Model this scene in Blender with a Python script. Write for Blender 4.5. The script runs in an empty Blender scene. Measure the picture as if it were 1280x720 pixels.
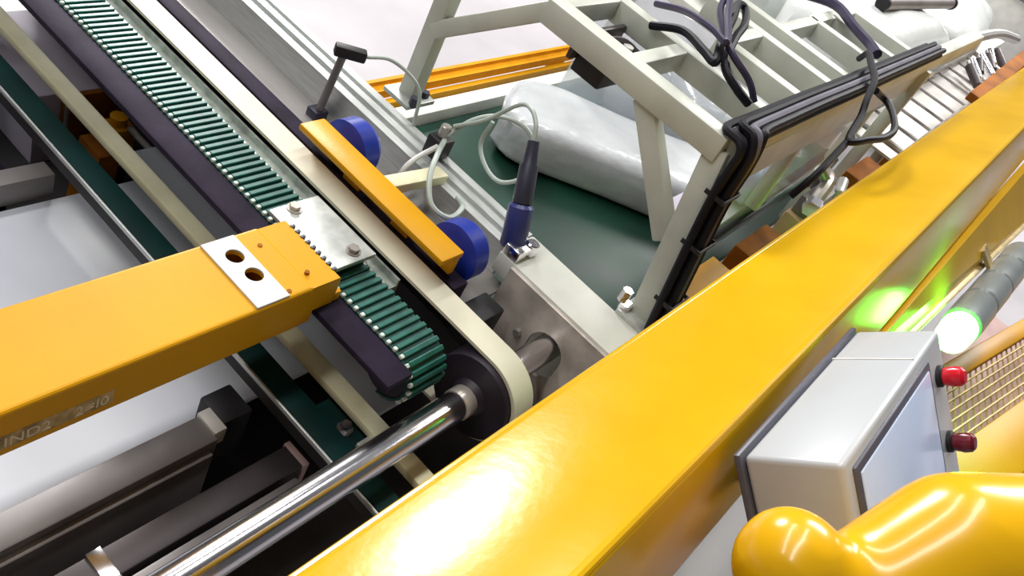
import bpy, bmesh, math, random
from mathutils import Vector, Matrix

random.seed(7)
S = bpy.context.scene
COL = S.collection

# ------------------------------------------------------------------ camera
cd = bpy.data.cameras.new('camera')
cam = bpy.data.objects.new('camera', cd)
COL.objects.link(cam)
S.camera = cam
cd.sensor_width = 36.0
cd.lens = 36.0 * 1071.4 / 1280.0
cd.clip_start = 0.02
cd.clip_end = 200
# machine axes: X along the cross beams, Y along the belts, Z up
AX = Vector((0.5955, -0.3083, 0.7419))      # X axis seen in camera (right, down, forward)
AY = Vector((-0.6945, -0.6615, 0.2827))
AZ = Vector((0.4037, -0.6837, -0.6080))
right = Vector((AX.x, AY.x, AZ.x)).normalized()
down = Vector((AX.y, AY.y, AZ.y))
down = (down - right * down.dot(right)).normalized()
fwd = right.cross(down)
rot = Matrix((right, -down, -fwd)).transposed()
cam.matrix_world = Matrix.Translation((0, 0, 2.0)) @ rot.to_4x4()

# ------------------------------------------------------------------ world, lamps, exposure
S.view_settings.view_transform = 'Standard'
S.view_settings.look = 'None'
S.view_settings.gamma = 1.0
S.view_settings.use_curve_mapping = False
S.view_settings.exposure = 0.0
w = bpy.data.worlds.new('hall')
S.world = w
w.use_nodes = True
w.node_tree.nodes['Background'].inputs[0].default_value = (0.86, 0.9, 1.0, 1)
w.node_tree.nodes['Background'].inputs[1].default_value = 0.085


def lamp(name, loc, sx, sy, power, col=(1, 0.98, 0.95), aim=None):
    l = bpy.data.lights.new(name, 'AREA')
    l.shape = 'RECTANGLE'
    l.size = sx
    l.size_y = sy
    l.energy = power
    l.color = col
    o = bpy.data.objects.new(name, l)
    COL.objects.link(o)
    o.location = loc
    if aim:
        o.rotation_euler = (Vector(aim) - Vector(loc)).to_track_quat('-Z', 'Y').to_euler()
    return o


# rows of ceiling lamps in the hall
for nm, yy, pw in (('ceiling_lamp_row_offscreen', 1.3, 190), ('ceiling_lamp_back_row_offscreen', 3.6, 215)):
    lamp(nm, (0.4, yy, 6.0), 8.0, 0.5, pw)
lamp('ceiling_lamp_far_offscreen', (9.0, 0.4, 6.2), 3.0, 3.6, 900)
lamp('high_bay_lamp_offscreen', (6.3, 8.7, 6.0), 2.0, 1.7, 850, aim=(1.0, 0.5, 1.0))

# ------------------------------------------------------------------ materials
MATS = {}


def mat(name, col, rough=0.5, metal=0.0, var=0.12, scale=18.0, bump=0.0, bscale=60.0, coat=0.0,
        trans=0.0, alpha=1.0, emit=None, stretch=None, col2=None, rvar=0.0, spec=0.5):
    m = bpy.data.materials.new(name)
    m.use_nodes = True
    nt = m.node_tree
    b = nt.nodes['Principled BSDF']
    b.inputs['Roughness'].default_value = rough
    b.inputs['Metallic'].default_value = metal
    b.inputs['Coat Weight'].default_value = coat
    b.inputs['Coat Roughness'].default_value = 0.08
    b.inputs['Transmission Weight'].default_value = trans
    b.inputs['Alpha'].default_value = alpha
    b.inputs['Specular IOR Level'].default_value = spec
    tc = nt.nodes.new('ShaderNodeTexCoord')
    mp = nt.nodes.new('ShaderNodeMapping')
    nt.links.new(tc.outputs['Object'], mp.inputs['Vector'])
    if stretch:
        mp.inputs['Scale'].default_value = stretch
    n = nt.nodes.new('ShaderNodeTexNoise')
    n.inputs['Scale'].default_value = scale
    n.inputs['Detail'].default_value = 5
    nt.links.new(mp.outputs[0], n.inputs['Vector'])
    r = nt.nodes.new('ShaderNodeValToRGB')
    c2 = col2 or tuple(c * (1 - var * 2) for c in col)
    c1 = tuple(min(1, c * (1 + var * 0.6)) for c in col)
    r.color_ramp.elements[0].position = 0.3
    r.color_ramp.elements[1].position = 0.62
    r.color_ramp.elements[0].color = (*c2, 1)
    r.color_ramp.elements[1].color = (*c1, 1)
    nt.links.new(n.outputs['Fac'], r.inputs[0])
    nt.links.new(r.outputs[0], b.inputs['Base Color'])
    if rvar:
        mr = nt.nodes.new('ShaderNodeMapRange')
        mr.inputs['To Min'].default_value = max(0.02, rough - rvar)
        mr.inputs['To Max'].default_value = rough + rvar
        nt.links.new(n.outputs['Fac'], mr.inputs['Value'])
        nt.links.new(mr.outputs[0], b.inputs['Roughness'])
    if bump:
        n2 = nt.nodes.new('ShaderNodeTexNoise')
        n2.inputs['Scale'].default_value = bscale
        n2.inputs['Detail'].default_value = 4
        nt.links.new(mp.outputs[0], n2.inputs['Vector'])
        bp = nt.nodes.new('ShaderNodeBump')
        bp.inputs['Strength'].default_value = bump
        bp.inputs['Distance'].default_value = 0.01
        nt.links.new(n2.outputs['Fac'], bp.inputs['Height'])
        nt.links.new(bp.outputs[0], b.inputs['Normal'])
    if emit:
        b.inputs['Emission Color'].default_value = (*emit[0], 1)
        b.inputs['Emission Strength'].default_value = emit[1]
    MATS[name] = m
    return m


YEL = (0.74, 0.355, 0.004)
mat('yellow_paint', YEL, 0.38, var=0.06, scale=4, bump=0.03, bscale=120, rvar=0.08, spec=0.22)
mat('beam_paint', (0.69, 0.395, 0.005), 0.21, var=0.05, scale=6, bump=0.022, bscale=70, rvar=0.05, spec=0.36)
mat('orange_paint', (0.78, 0.33, 0.006), 0.4, var=0.1, scale=9, spec=0.22)
mat('yellow_plastic', (0.84, 0.45, 0.004), 0.24, var=0.05, scale=5, coat=0.3)
mat('rust_orange', (0.34, 0.115, 0.015), 0.65, var=0.2, scale=12, spec=0.1)
mat('peach_board', (0.72, 0.46, 0.28), 0.7, var=0.12, scale=10)
mat('white_paint', (0.72, 0.73, 0.66), 0.4, var=0.09, scale=7)
mat('frame_cream', (0.62, 0.64, 0.56), 0.42, var=0.12, scale=6)
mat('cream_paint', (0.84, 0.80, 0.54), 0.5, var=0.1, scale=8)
mat('belt_white', (0.74, 0.71, 0.56), 0.55, var=0.05, scale=12)
mat('teal_belt', (0.006, 0.06, 0.05), 0.45, var=0.2, scale=30)
mat('teal_tooth', (0.010, 0.115, 0.09), 0.4, var=0.2, scale=40)
mat('pale_tip', (0.62, 0.72, 0.66), 0.5, var=0.1)
mat('dark_green_belt', (0.003, 0.028, 0.026), 0.6, spec=0.15, var=0.2, scale=12)
mat('conveyor_green', (0.004, 0.036, 0.022), 0.45, spec=0.3, var=0.3, scale=5, rvar=0.1)
mat('dark_steel', (0.024, 0.017, 0.034), 0.6, spec=0.08, var=0.25, scale=14, bump=0.05)
mat('black_rubber', (0.012, 0.011, 0.014), 0.55, var=0.2, scale=20)
mat('black_cable', (0.008, 0.007, 0.012), 0.55, var=0.1, spec=0.25)
mat('dim_cable', (0.17, 0.165, 0.20), 0.5, var=0.1, spec=0.25)
mat('violet_cable', (0.045, 0.035, 0.08), 0.4, var=0.1)
mat('grey_cable', (0.48, 0.55, 0.50), 0.4, var=0.1)
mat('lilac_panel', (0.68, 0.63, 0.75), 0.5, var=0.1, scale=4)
mat('grey_sheet', (0.42, 0.40, 0.39), 0.36, metal=0.25, var=0.12, scale=5, stretch=(3, 0.6, 1))
mat('aluminium', (0.56, 0.58, 0.565), 0.4, metal=0.5, var=0.08, scale=30, stretch=(6, 0.5, 6))
mat('channel_metal', (0.42, 0.46, 0.42), 0.4, metal=0.5, var=0.2, scale=40, bump=0.1)
mat('stainless', (0.52, 0.48, 0.43), 0.3, metal=0.45, var=0.3, scale=9, rvar=0.1)
mat('chrome', (0.86, 0.84, 0.88), 0.17, metal=1.0, var=0.04, scale=20, stretch=(0.4, 6, 6))
mat('plate_steel', (0.66, 0.60, 0.54), 0.35, metal=0.1, var=0.22, scale=14, rvar=0.1)
mat('pulley_dark', (0.020, 0.014, 0.024), 0.5, var=0.25, scale=12)
mat('bar_grey', (0.26, 0.24, 0.24), 0.42, metal=0.3, var=0.15, scale=8)
mat('bar_dark', (0.075, 0.062, 0.066), 0.45, metal=0.3, var=0.2, scale=8)
mat('bed_dark', (0.045, 0.042, 0.045), 0.7, var=0.3, scale=5)
mat('sheet_white', (0.62, 0.65, 0.72), 0.32, var=0.08, scale=3, bump=0.1, bscale=7, rvar=0.08)
mat('plate_white', (0.72, 0.71, 0.68), 0.4, var=0.06)
mat('hole_black', (0.004, 0.004, 0.005), 0.8, var=0.0)
mat('steel_plate', (0.58, 0.60, 0.57), 0.35, metal=0.5, var=0.18, scale=26)
mat('blue_plastic', (0.014, 0.045, 0.50), 0.35, var=0.2, scale=14)
mat('blue_body', (0.045, 0.055, 0.22), 0.35, var=0.2, scale=14)
mat('dark_sensor', (0.045, 0.045, 0.075), 0.4, var=0.2)
mat('floor_concrete', (0.46, 0.44, 0.465), 0.5, var=0.08, scale=1.6, bump=0.04, bscale=14)
mat('plastic_wrap', (0.60, 0.62, 0.64), 0.22, var=0.1, scale=6, bump=0.5, bscale=16, coat=0.3)
mat('plastic_bag', (0.78, 0.81, 0.80), 0.28, var=0.06, scale=5, bump=0.35, bscale=10, coat=0.2)
mat('film', (0.72, 0.77, 0.82), 0.18, var=0.1, scale=5, bump=0.5, bscale=9, alpha=0.42)
mat('acrylic', (0.70, 0.69, 0.68), 0.15, var=0.05, scale=5, alpha=0.30)
mat('pale_blue', (0.50, 0.62, 0.78), 0.35, var=0.08, scale=6, bump=0.3, bscale=12)
mat('enclosure_grey', (0.53, 0.55, 0.57), 0.30, var=0.05, scale=3, coat=0.3)
mat('bezel_dark', (0.10, 0.10, 0.13), 0.4, var=0.1)
mat('screen', (0.50, 0.58, 0.74), 0.22, var=0.06, scale=6, emit=((0.45, 0.56, 0.8), 0.22))
mat('red_button', (0.75, 0.012, 0.03), 0.22, var=0.1)
mat('dark_red_button', (0.16, 0.008, 0.02), 0.25, var=0.1)
mat('lamp_green', (0.55, 1.0, 0.75), 0.3, var=0.0, emit=((0.10, 1.0, 0.06), 42.0))
mat('lamp_grey', (0.26, 0.29, 0.29), 0.28, var=0.08, scale=10)
mat('wire_tan', (0.62, 0.47, 0.20), 0.4, metal=0.3, var=0.2, scale=20)
mat('pink_board', (0.60, 0.42, 0.40), 0.6, var=0.12, scale=9)
mat('letter_pale', (0.80, 0.68, 0.5), 0.6, var=0.1, scale=60)
mat('blank_label', (0.50, 0.34, 0.14), 0.6, var=0.35, scale=50)

# ------------------------------------------------------------------ geometry helpers
# a shape is (verts, faces)


def box(x0, x1, y0, y1, z0, z1, bev=0.0, seg=2):
    bm = bmesh.new()
    bmesh.ops.create_cube(bm, size=1)
    for v in bm.verts:
        v.co = Vector((x0 + (v.co.x + .5) * (x1 - x0), y0 + (v.co.y + .5) * (y1 - y0), z0 + (v.co.z + .5) * (z1 - z0)))
    if bev:
        bmesh.ops.bevel(bm, geom=bm.edges[:], offset=bev, segments=seg, profile=0.5, affect='EDGES')
    return out(bm)


def out(bm):
    bmesh.ops.recalc_face_normals(bm, faces=bm.faces[:])
    bm.verts.index_update()
    r = ([v.co.copy() for v in bm.verts], [[v.index for v in f.verts] for f in bm.faces])
    bm.free()
    return r


def xf(shape, M):
    return ([M @ v for v in shape[0]], shape[1])


def frame(p, q, up=(0, 0, 1)):
    p = Vector(p)
    q = Vector(q)
    d = (q - p)
    L = d.length
    d.normalize()
    u = Vector(up)
    s = d.cross(u)
    if s.length < 1e-4:
        s = d.cross(Vector((0, 1, 0)))
    s.normalize()
    u = s.cross(d)
    return Matrix(((d.x, s.x, u.x, p.x), (d.y, s.y, u.y, p.y), (d.z, s.z, u.z, p.z), (0, 0, 0, 1))), L


def bar(p, q, wd, h, up=(0, 0, 1), bev=0.0):
    M, L = frame(p, q, up)
    return xf(box(0, L, -wd / 2, wd / 2, -h / 2, h / 2, bev), M)


def revolve(p, q, prof, n=32):
    """prof: list of (t along axis 0..1, radius)"""
    M, L = frame(p, q)
    vs, fs = [], []
    for t, r in prof:
        for k in range(n):
            a = 2 * math.pi * k / n
            vs.append(M @ Vector((t * L, r * math.cos(a), r * math.sin(a))))
    for i in range(len(prof) - 1):
        for k in range(n):
            k2 = (k + 1) % n
            fs.append([i * n + k, i * n + k2, (i + 1) * n + k2, (i + 1) * n + k])
    fs.append(list(range(n))[::-1])
    fs.append([(len(prof) - 1) * n + k for k in range(n)])
    return vs, fs


def cyl(p, q, r, n=24, ch=0.0):
    L = (Vector(q) - Vector(p)).length
    c = min(0.45, ch / L) if ch else 0
    if c:
        return revolve(p, q, [(0, r - ch), (c, r), (1 - c, r), (1, r - ch)], n)
    return revolve(p, q, [(0, r), (1, r)], n)


def tube(pts, r, n=8, sub=6):
    P = [Vector(p) for p in pts]
    if sub > 1 and len(P) > 2:
        Q = []
        E = [P[0] * 2 - P[1]] + P + [P[-1] * 2 - P[-2]]
        for i in range(1, len(E) - 2):
            for k in range(sub):
                t = k / sub
                a, b, c, d = E[i - 1], E[i], E[i + 1], E[i + 2]
                Q.append(0.5 * ((2 * b) + (c - a) * t + (2 * a - 5 * b + 4 * c - d) * t * t + (3 * b - a - 3 * c + d) * t ** 3))
        Q.append(P[-1])
        P = Q
    vs, fs = [], []
    prev = None
    for i, p in enumerate(P):
        d = (P[min(i + 1, len(P) - 1)] - P[max(i - 1, 0)]).normalized()
        if prev is None:
            s = d.cross(Vector((0, 0, 1)))
            if s.length < 1e-3:
                s = d.cross(Vector((0, 1, 0)))
        else:
            s = prev - d * prev.dot(d)
        s.normalize()
        prev = s
        u = d.cross(s)
        for k in range(n):
            a = 2 * math.pi * k / n
            vs.append(p + s * (r * math.cos(a)) + u * (r * math.sin(a)))
    for i in range(len(P) - 1):
        for k in range(n):
            k2 = (k + 1) % n
            fs.append([i * n + k, i * n + k2, (i + 1) * n + k2, (i + 1) * n + k])
    fs.append(list(range(n))[::-1])
    fs.append([(len(P) - 1) * n + k for k in range(n)])
    return vs, fs


def prism(poly, axis, a, b):
    """extrude a 2D polygon along axis ('x': poly is (y,z); 'y': (x,z); 'z': (x,y))"""
    def P(u, v, t):
        return Vector((t, u, v)) if axis == 'x' else Vector((u, t, v)) if axis == 'y' else Vector((u, v, t))
    bm = bmesh.new()
    A = [bm.verts.new(P(u, v, a)) for u, v in poly]
    B = [bm.verts.new(P(u, v, b)) for u, v in poly]
    n = len(poly)
    bm.faces.new(A)
    bm.faces.new(B[::-1])
    for i in range(n):
        bm.faces.new([A[i], B[i], B[(i + 1) % n], A[(i + 1) % n]])
    return out(bm)


def lump(c, size, seed, amp=0.12, n=24, m=14, power=0.55, rotz=0.0):
    """soft pillow-like lump: a superellipsoid with wrinkles"""
    rnd = random.Random(seed)
    ph = [rnd.uniform(0, 6.28) for _ in range(6)]
    vs, fs = [], []

    def sg(v, e):
        return math.copysign(abs(v) ** e, v)
    R = Matrix.Rotation(rotz, 3, 'Z')
    for j in range(m + 1):
        b = -math.pi / 2 + math.pi * j / m
        for i in range(n):
            a = 2 * math.pi * i / n
            x = sg(math.cos(b), power) * sg(math.cos(a), power)
            y = sg(math.cos(b), power) * sg(math.sin(a), power)
            z = sg(math.sin(b), power)
            k = 1 + amp * (math.sin(5 * x + ph[0] + 3 * y) * .5 + math.sin(7 * y + ph[1] - 4 * z) * .35 + math.sin(11 * x - 9 * y + ph[2]) * .3)
            v = R @ Vector((x * size[0] / 2 * k, y * size[1] / 2 * k, z * size[2] / 2 * (k if z > 0 else 1)))
            vs.append(v + Vector(c))
    for j in range(m):
        for i in range(n):
            i2 = (i + 1) % n
            fs.append([j * n + i, j * n + i2, (j + 1) * n + i2, (j + 1) * n + i])
    return vs, fs


ROOTLOC = {}


def mk(name, shapes, material, parent=None, loc=None, angle=35):
    """link shapes (world coordinates) as ONE mesh object"""
    if isinstance(shapes, tuple):
        shapes = [shapes]
    if parent is not None:
        off = ROOTLOC[parent.name]
    else:
        off = Vector(loc) if loc is not None else None
    vs, fs = [], []
    for s in shapes:
        b = len(vs)
        vs += s[0]
        fs += [[i + b for i in f] for f in s[1]]
    if off is None:
        lo = Vector([min(v[k] for v in vs) for k in range(3)])
        hi = Vector([max(v[k] for v in vs) for k in range(3)])
        off = Vector(((lo.x + hi.x) / 2, (lo.y + hi.y) / 2, lo.z))
    me = bpy.data.meshes.new(name)
    me.from_pydata([tuple(v - off) for v in vs], [], fs)
    me.validate()
    bm = bmesh.new()
    bm.from_mesh(me)
    bmesh.ops.recalc_face_normals(bm, faces=bm.faces[:])
    bm.to_mesh(me)
    bm.free()
    me.shade_smooth()
    me.set_sharp_from_angle(angle=math.radians(angle))
    me.materials.append(MATS[material])
    o = bpy.data.objects.new(name, me)
    COL.objects.link(o)
    if parent is not None:
        o.parent = parent
    else:
        o.location = off
    ROOTLOC[o.name] = off
    return o


def tag(o, label, cat, group=None):
    o['label'] = label
    o['category'] = cat
    if group:
        o['group'] = group
    return o


def thing(name, label, cat, loc, group=None):
    o = bpy.data.objects.new(name, None)
    o.empty_display_size = 0.05
    COL.objects.link(o)
    o.location = loc
    ROOTLOC[o.name] = Vector(loc)
    return tag(o, label, cat, group)


def carve(o, shapes):
    """cut shapes (world coordinates) out of an object's mesh, leaving a plain mesh"""
    c = mk('cutter', shapes, 'plate_white', loc=(0, 0, 0))
    off = ROOTLOC[o.name]
    c.location = -off if o.parent else (0, 0, 0)
    c.parent = o.parent
    m = o.modifiers.new('cut', 'BOOLEAN')
    m.operation = 'DIFFERENCE'
    m.solver = 'EXACT'
    m.object = c
    bpy.context.view_layer.update()
    me = bpy.data.meshes.new_from_object(o.evaluated_get(bpy.context.evaluated_depsgraph_get()))
    o.modifiers.clear()
    me.set_sharp_from_angle(angle=math.radians(10))
    o.data = me
    bpy.data.objects.remove(c)


def struct(name, shapes, material):
    o = mk(name, shapes, material, loc=(0, 0, 0))
    o['kind'] = 'structure'
    return o


# ------------------------------------------------------------------ the setting
struct('floor', box(-6, 26, -9, 16, -0.1, 0.0), 'floor_concrete')

# dark bed added below the belts so the gaps between bars go black
t = thing('added_dark_bed', 'dark steel bed added to blacken the gaps under the belts and cross bars', 'machine bed', (0.45, 0.8, 0.0))
mk('pan', box(-0.35, 1.038, 0.12, 1.75, 0.55, 0.62, 0.004), 'bed_dark', t)
mk('side_wall', box(1.038, 1.058, 0.12, 1.75, 0.45, 0.98, 0.002), 'bed_dark', t)
mk('side_wall', box(-0.37, -0.35, 0.12, 1.75, 0.45, 0.84, 0.002), 'bed_dark', t)
for x in (-0.33, 1.02):
    for y in (0.18, 1.70):
        mk('leg', box(x - .03, x + .03, y - .03, y + .03, 0, 0.56, 0.003), 'bed_dark', t)

# ------------------------------------------------------------------ main yellow foreground beam
TH = math.radians(25)
EY = Vector((-0.010, math.cos(TH), -math.sin(TH)))       # across the top, away from the panel side
EZ = Vector((0.0, math.sin(TH), math.cos(TH)))
EX = Vector((1, -0.010, 0)).normalized()
P2 = Vector((0.0, 0.005, 1.5))                              # near top edge
BF = Matrix(((EX.x, EY.x, EZ.x, P2.x), (EX.y, EY.y, EZ.y, P2.y), (EX.z, EY.z, EZ.z, P2.z), (0, 0, 0, 1)))
BW, BH = 0.160, 0.140
t = thing('yellow_beam', 'thick glossy yellow box beam running beside the grey control box', 'beam', (1.8, 0.02, 0.0))
mk('beam_body', xf(box(-0.75, 4.6, 0, BW, -BH, 0, 0.010, 4), BF), 'beam_paint', t)
mk('edge_bead', [xf(cyl((-0.75, 0.006, -0.004), (4.6, 0.006, -0.004), 0.0055, 10), BF),
                 xf(cyl((-0.75, BW - .004, -0.005), (4.6, BW - .004, -0.005), 0.005, 10), BF)], 'beam_paint', t)
for x in (-0.7, 4.5):
    mk('post', box(x - .05, x + .05, 0.0, 0.1, 0, 1.40, 0.004), 'yellow_paint', t)
pl = [Vector((1.25, -0.073, 1.372)), Vector((2.9, -0.105, 1.372)), Vector((2.9, -0.215, 1.26)), Vector((1.25, -0.092, 1.33))]
nrm = Vector((0, 0.9, -0.42)) * 0.02
mk('lower_flange', ([*pl, *[p + nrm for p in pl]],
                    [[0, 1, 2, 3], [7, 6, 5, 4], [0, 4, 5, 1], [1, 5, 6, 2], [2, 6, 7, 3], [3, 7, 4, 0]]), 'beam_paint', t)
mk('flange_lip', bar(pl[3] + Vector((0, -.003, 0)), pl[2] + Vector((0, -.003, 0)), 0.012, 0.008, bev=0.002), 'wire_tan', t)

# ------------------------------------------------------------------ grey control box
CX = Vector((0.998, -0.008, 0.03)).normalized()
CN = Vector((-0.03, -0.673, 0.738)).normalized()           # screen normal
CN = (CN - CX * CN.dot(CX)).normalized()
CDn = CX.cross(CN)                                          # down the screen
if CDn.z > 0:
    CDn = -CDn
O = Vector((0.668, -0.022, 1.491))
BX = Matrix(((CX.x, CN.x, CDn.x, O.x), (CX.y, CN.y, CDn.y, O.y), (CX.z, CN.z, CDn.z, O.z), (0, 0, 0, 1)))
BL, BD, BHh = 0.325, 0.100, 0.205
t = thing('control_box', 'tilted grey control box with pale screen and red buttons', 'control panel', (0.83, -0.12, 1.25))
mk('housing', xf(box(0, BL, 0.008, BD, 0, BHh, 0.006, 3), BX), 'enclosure_grey', t)
mk('back_plate', xf(box(-0.004, BL + .004, 0.0, 0.007, -0.003, BHh + .003, 0.002), BX), 'bezel_dark', t)
s = mk('screen_bezel', xf(box(0.018, 0.262, BD - .002, BD + .004, 0.012, 0.190, 0.003), BX), 'bezel_dark', t)
mk('screen', xf(box(0.026, 0.252, BD + .003, BD + .0055, 0.020, 0.182, 0.001), BX), 'screen', s)
for k, (zz, m) in enumerate(((0.045, 'red_button'), (0.125, 'dark_red_button'))):
    b = mk('push_button', [xf(cyl((0.296, BD - .002, zz), (0.296, BD + .006, zz), 0.0125, 20, .002), BX)], 'black_rubber', t)
    mk('button_cap', xf(revolve((0.296, BD + .005, zz), (0.296, BD + .028, zz), [(0, .0095), (.55, .0115), (.85, .0105), (1, .007)], 20), BX), m, b)
mk('seam', xf(box(0.235, 0.2375, 0.01, BD - .004, -0.0008, 0.002), BX), 'plate_white', t)
mk('mount_bracket', [bar((0.8, -0.045, 1.42), (0.8, -0.115, 1.375), 0.08, 0.02, bev=.003),
                     bar((0.8, -0.041, 1.437), (0.8, -0.054, 1.408), 0.1, 0.014, bev=.003)], 'bezel_dark', t)

# ------------------------------------------------------------------ glossy yellow cover at the operator side
t = thing('yellow_cover', 'shiny rounded yellow moulded cover below the control box screen', 'machine cover', (0.62, -0.24, 0.0))
U1 = Vector((0.5955, -0.6945, 0.4037))   # along the cover


def blob(c, r, s=(1, 1, 1), n=28, m=18):
    vs, fs = [], []
    for j in range(m + 1):
        b = -math.pi / 2 + math.pi * j / m
        for i in range(n):
            a = 2 * math.pi * i / n
            vs.append(Vector(c) + Vector((r * s[0] * math.cos(b) * math.cos(a), r * s[1] * math.cos(b) * math.sin(a), r * s[2] * math.sin(b))))
    for j in range(m):
        for i in range(n):
            i2 = (i + 1) % n
            fs.append([j * n + i, j * n + i2, (j + 1) * n + i2, (j + 1) * n + i])
    return vs, fs


def sweep(p, r0, q, r1, k=6):
    return [blob(Vector(p).lerp(Vector(q), i / k), r0 + (r1 - r0) * i / k) for i in range(k + 1)]


LB, B1, B2, B3, B4 = (0.5010, -0.0935, 1.5815), (0.5415, -0.1500, 1.5760), (0.6026, -0.1756, 1.6181), (0.6690, -0.2386, 1.6345), (0.60, -0.26, 1.50)
cov = [blob(LB, 0.0425)] + sweep(B1, 0.048, B2, 0.057, 5) + sweep(B2, 0.057, B3, 0.0605, 5) + sweep(B3, 0.060, B4, 0.075, 5) + sweep(B1, 0.048, B4, 0.075, 5) + sweep(LB, 0.042, (0.53, -0.18, 1.50), 0.06, 4)
body = mk('cover_shell', cov, 'yellow_plastic', t, angle=180)
rm = body.modifiers.new('join', 'REMESH')
rm.mode = 'VOXEL'
rm.voxel_size = 0.005
rm.use_smooth_shade = True
sm = body.modifiers.new('soft', 'SMOOTH')
sm.factor = 0.5
sm.iterations = 50
mk('pedestal', [cyl((0.575, -0.275, 0.0), (0.575, -0.275, 1.46), 0.055, 28), cyl((0.575, -0.275, 0.0), (0.575, -0.275, 0.03), 0.15, 28, .005)], 'yellow_paint', t)

# ------------------------------------------------------------------ green signal tower lying beside the beam
t = thing('signal_tower', 'signal light with glowing green end and grey segments beside yellow beam', 'signal light', (1.95, -0.2, 1.25))
a0 = Vector((1.655, -0.178, 1.305))
ad = Vector((1, -0.06, -0.03)).normalized()
mk('green_lens', revolve(a0 - ad * .045, a0 + ad * .035, [(0, .018), (.12, .030), (.9, .033), (1, .030)], 28), 'lamp_green', t)
for k in range(4):
    p = a0 + ad * (.037 + k * .155)
    mk('segment', revolve(p, p + ad * .150, [(0, .031), (.04, .036), (.94, .037), (1, .031)], 28), 'lamp_grey', t)
mk('bracket', bar(a0 + ad * .4 + Vector((0, .034, .012)), (2.05, -0.129, 1.331), 0.05, 0.008), 'wire_tan', t)

# ------------------------------------------------------------------ yellow mesh guard panel
t = thing('mesh_guard', 'tan wire mesh guard panel in a yellow frame beside the signal light', 'guard', (2.1, -0.42, 0.0))
ZG = 1.1
ga, gb = Vector((1.86, -0.245, ZG)), Vector((3.2, -0.53, ZG))
gc, gd = Vector((1.55, -0.335, ZG)), Vector((2.9, -0.64, ZG))
mk('frame_rail', bar(ga, gb, 0.042, 0.03, bev=.004), 'yellow_paint', t)
mk('frame_rail', bar(gc + Vector((.0, -.03, 0)), gd + Vector((0, -.03, 0)), 0.11, 0.03, bev=.004), 'yellow_paint', t)
mk('frame_rail', bar(ga + Vector((0, 0, .001)), gc, 0.042, 0.03, bev=.004), 'yellow_paint', t)
mk('frame_rail', bar(gb, gd, 0.042, 0.03, bev=.004), 'yellow_paint', t)
for k in range(1, 40):
    f0 = k / 40
    mk('wire', tube([ga.lerp(gb, f0), gc.lerp(gd, f0)], 0.0026, 5, 1), 'wire_tan', t)
for k in range(1, 9):
    f0 = k / 9
    mk('wire', tube([ga.lerp(gc, f0) + Vector((0, 0, .003)), gb.lerp(gd, f0) + Vector((0, 0, .003))], 0.0026, 5, 1), 'wire_tan', t)
for p in (gb, gd):
    mk('post', box(p.x - .025, p.x + .025, p.y - .025, p.y + .025, 0, ZG - .01, .003), 'yellow_paint', t)
tag(mk('board_panel', box(1.3, 2.86, -0.61, -0.26, 0.90, 0.92, .002), 'pink_board'), 'dull pink flat board seen through the tan wire mesh', 'board')
tag(mk('side_rail', bar((1.2, -0.45, 1.02), (3.3, -0.90, 1.02), 0.09, 0.09, bev=.006), 'orange_paint'), 'orange painted rail along the outer side of the mesh guard', 'rail')

# ------------------------------------------------------------------ yellow pusher arm over the belts
t = thing('pusher_arm', 'yellow box arm with white two-hole plate crossing the belts', 'machine arm', (0.2, 0.57, 0.0))
AY0, AY1, AZ1, AZ0 = 0.505, 0.632, 1.20, 1.122
arm = mk('arm_beam', box(-0.62, 0.692, AY0, AY1, AZ0, AZ1, 0.005, 3), 'yellow_paint', t)
mk('end_block', prism([(0.688, AZ0 + .002), (0.706, AZ0 + .002), (0.706, 1.1458), (0.742, 1.1458), (0.742, AZ1 - .006), (0.739, AZ1 - .003), (0.688, AZ1 - .003)], 'y', AY0 + .002, AY1 - .002), 'yellow_paint', t)
mk('end_cheek', box(0.738, 0.756, AY0 + .002, AY0 + .014, 1.1458, 1.163, 0.003), 'yellow_paint', t)
mk('arm_post', box(-0.6, -0.5, 0.52, 0.62, 0, AZ0 + .004, 0.004), 'yellow_paint', t)
wp = mk('hole_plate', box(0.598, 0.650, AY0 + .002, AY1 - .003, AZ1 - .001, AZ1 + .003, 0.001), 'plate_white', t)
HOLES = ((0.627, 0.5945), (0.630, 0.557))
drills = [cyl((x, y, AZ1 - .03), (x, y, AZ1 + .02), 0.0125, 28) for x, y in HOLES]
carve(arm, [box(-0.60, 0.680, AY0 + .006, AY1 - .006, AZ0 + .006, AZ1 - .006)])
for d in drills:
    carve(arm, [d])
    carve(wp, [d])
for (x, y) in ((0.672, 0.6), (0.70, 0.533), (0.655, 0.515)):
    mk('screw', cyl((x, y, AZ1 - .003), (x, y, AZ1 + .0012), 0.0035, 12), 'rust_orange', t)
# notched edge between end block and clamp
for k in range(9):
    y = 0.522 + k * 0.0115
    mk('notch', box(0.738, 0.746, y, y + .005, AZ1 - .010, AZ1 - .0015, .0008), 'bezel_dark', t)
cp = mk('clamp_plate', box(0.752, 0.846, 0.537, 0.676, 1.166, 1.174, 0.0015), 'steel_plate', t)
for (x, y) in ((0.790, 0.664), (0.815, 0.556)):
    mk('bolt', [cyl((x, y, 1.173), (x, y, 1.182), 0.0085, 6), cyl((x, y, 1.173), (x, y, 1.1755), 0.012, 20)], 'stainless', cp)
mk('clamp_foot', box(0.742, 0.756, 0.53, 0.62, 1.1458, 1.168, .001), 'steel_plate', t)


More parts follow.
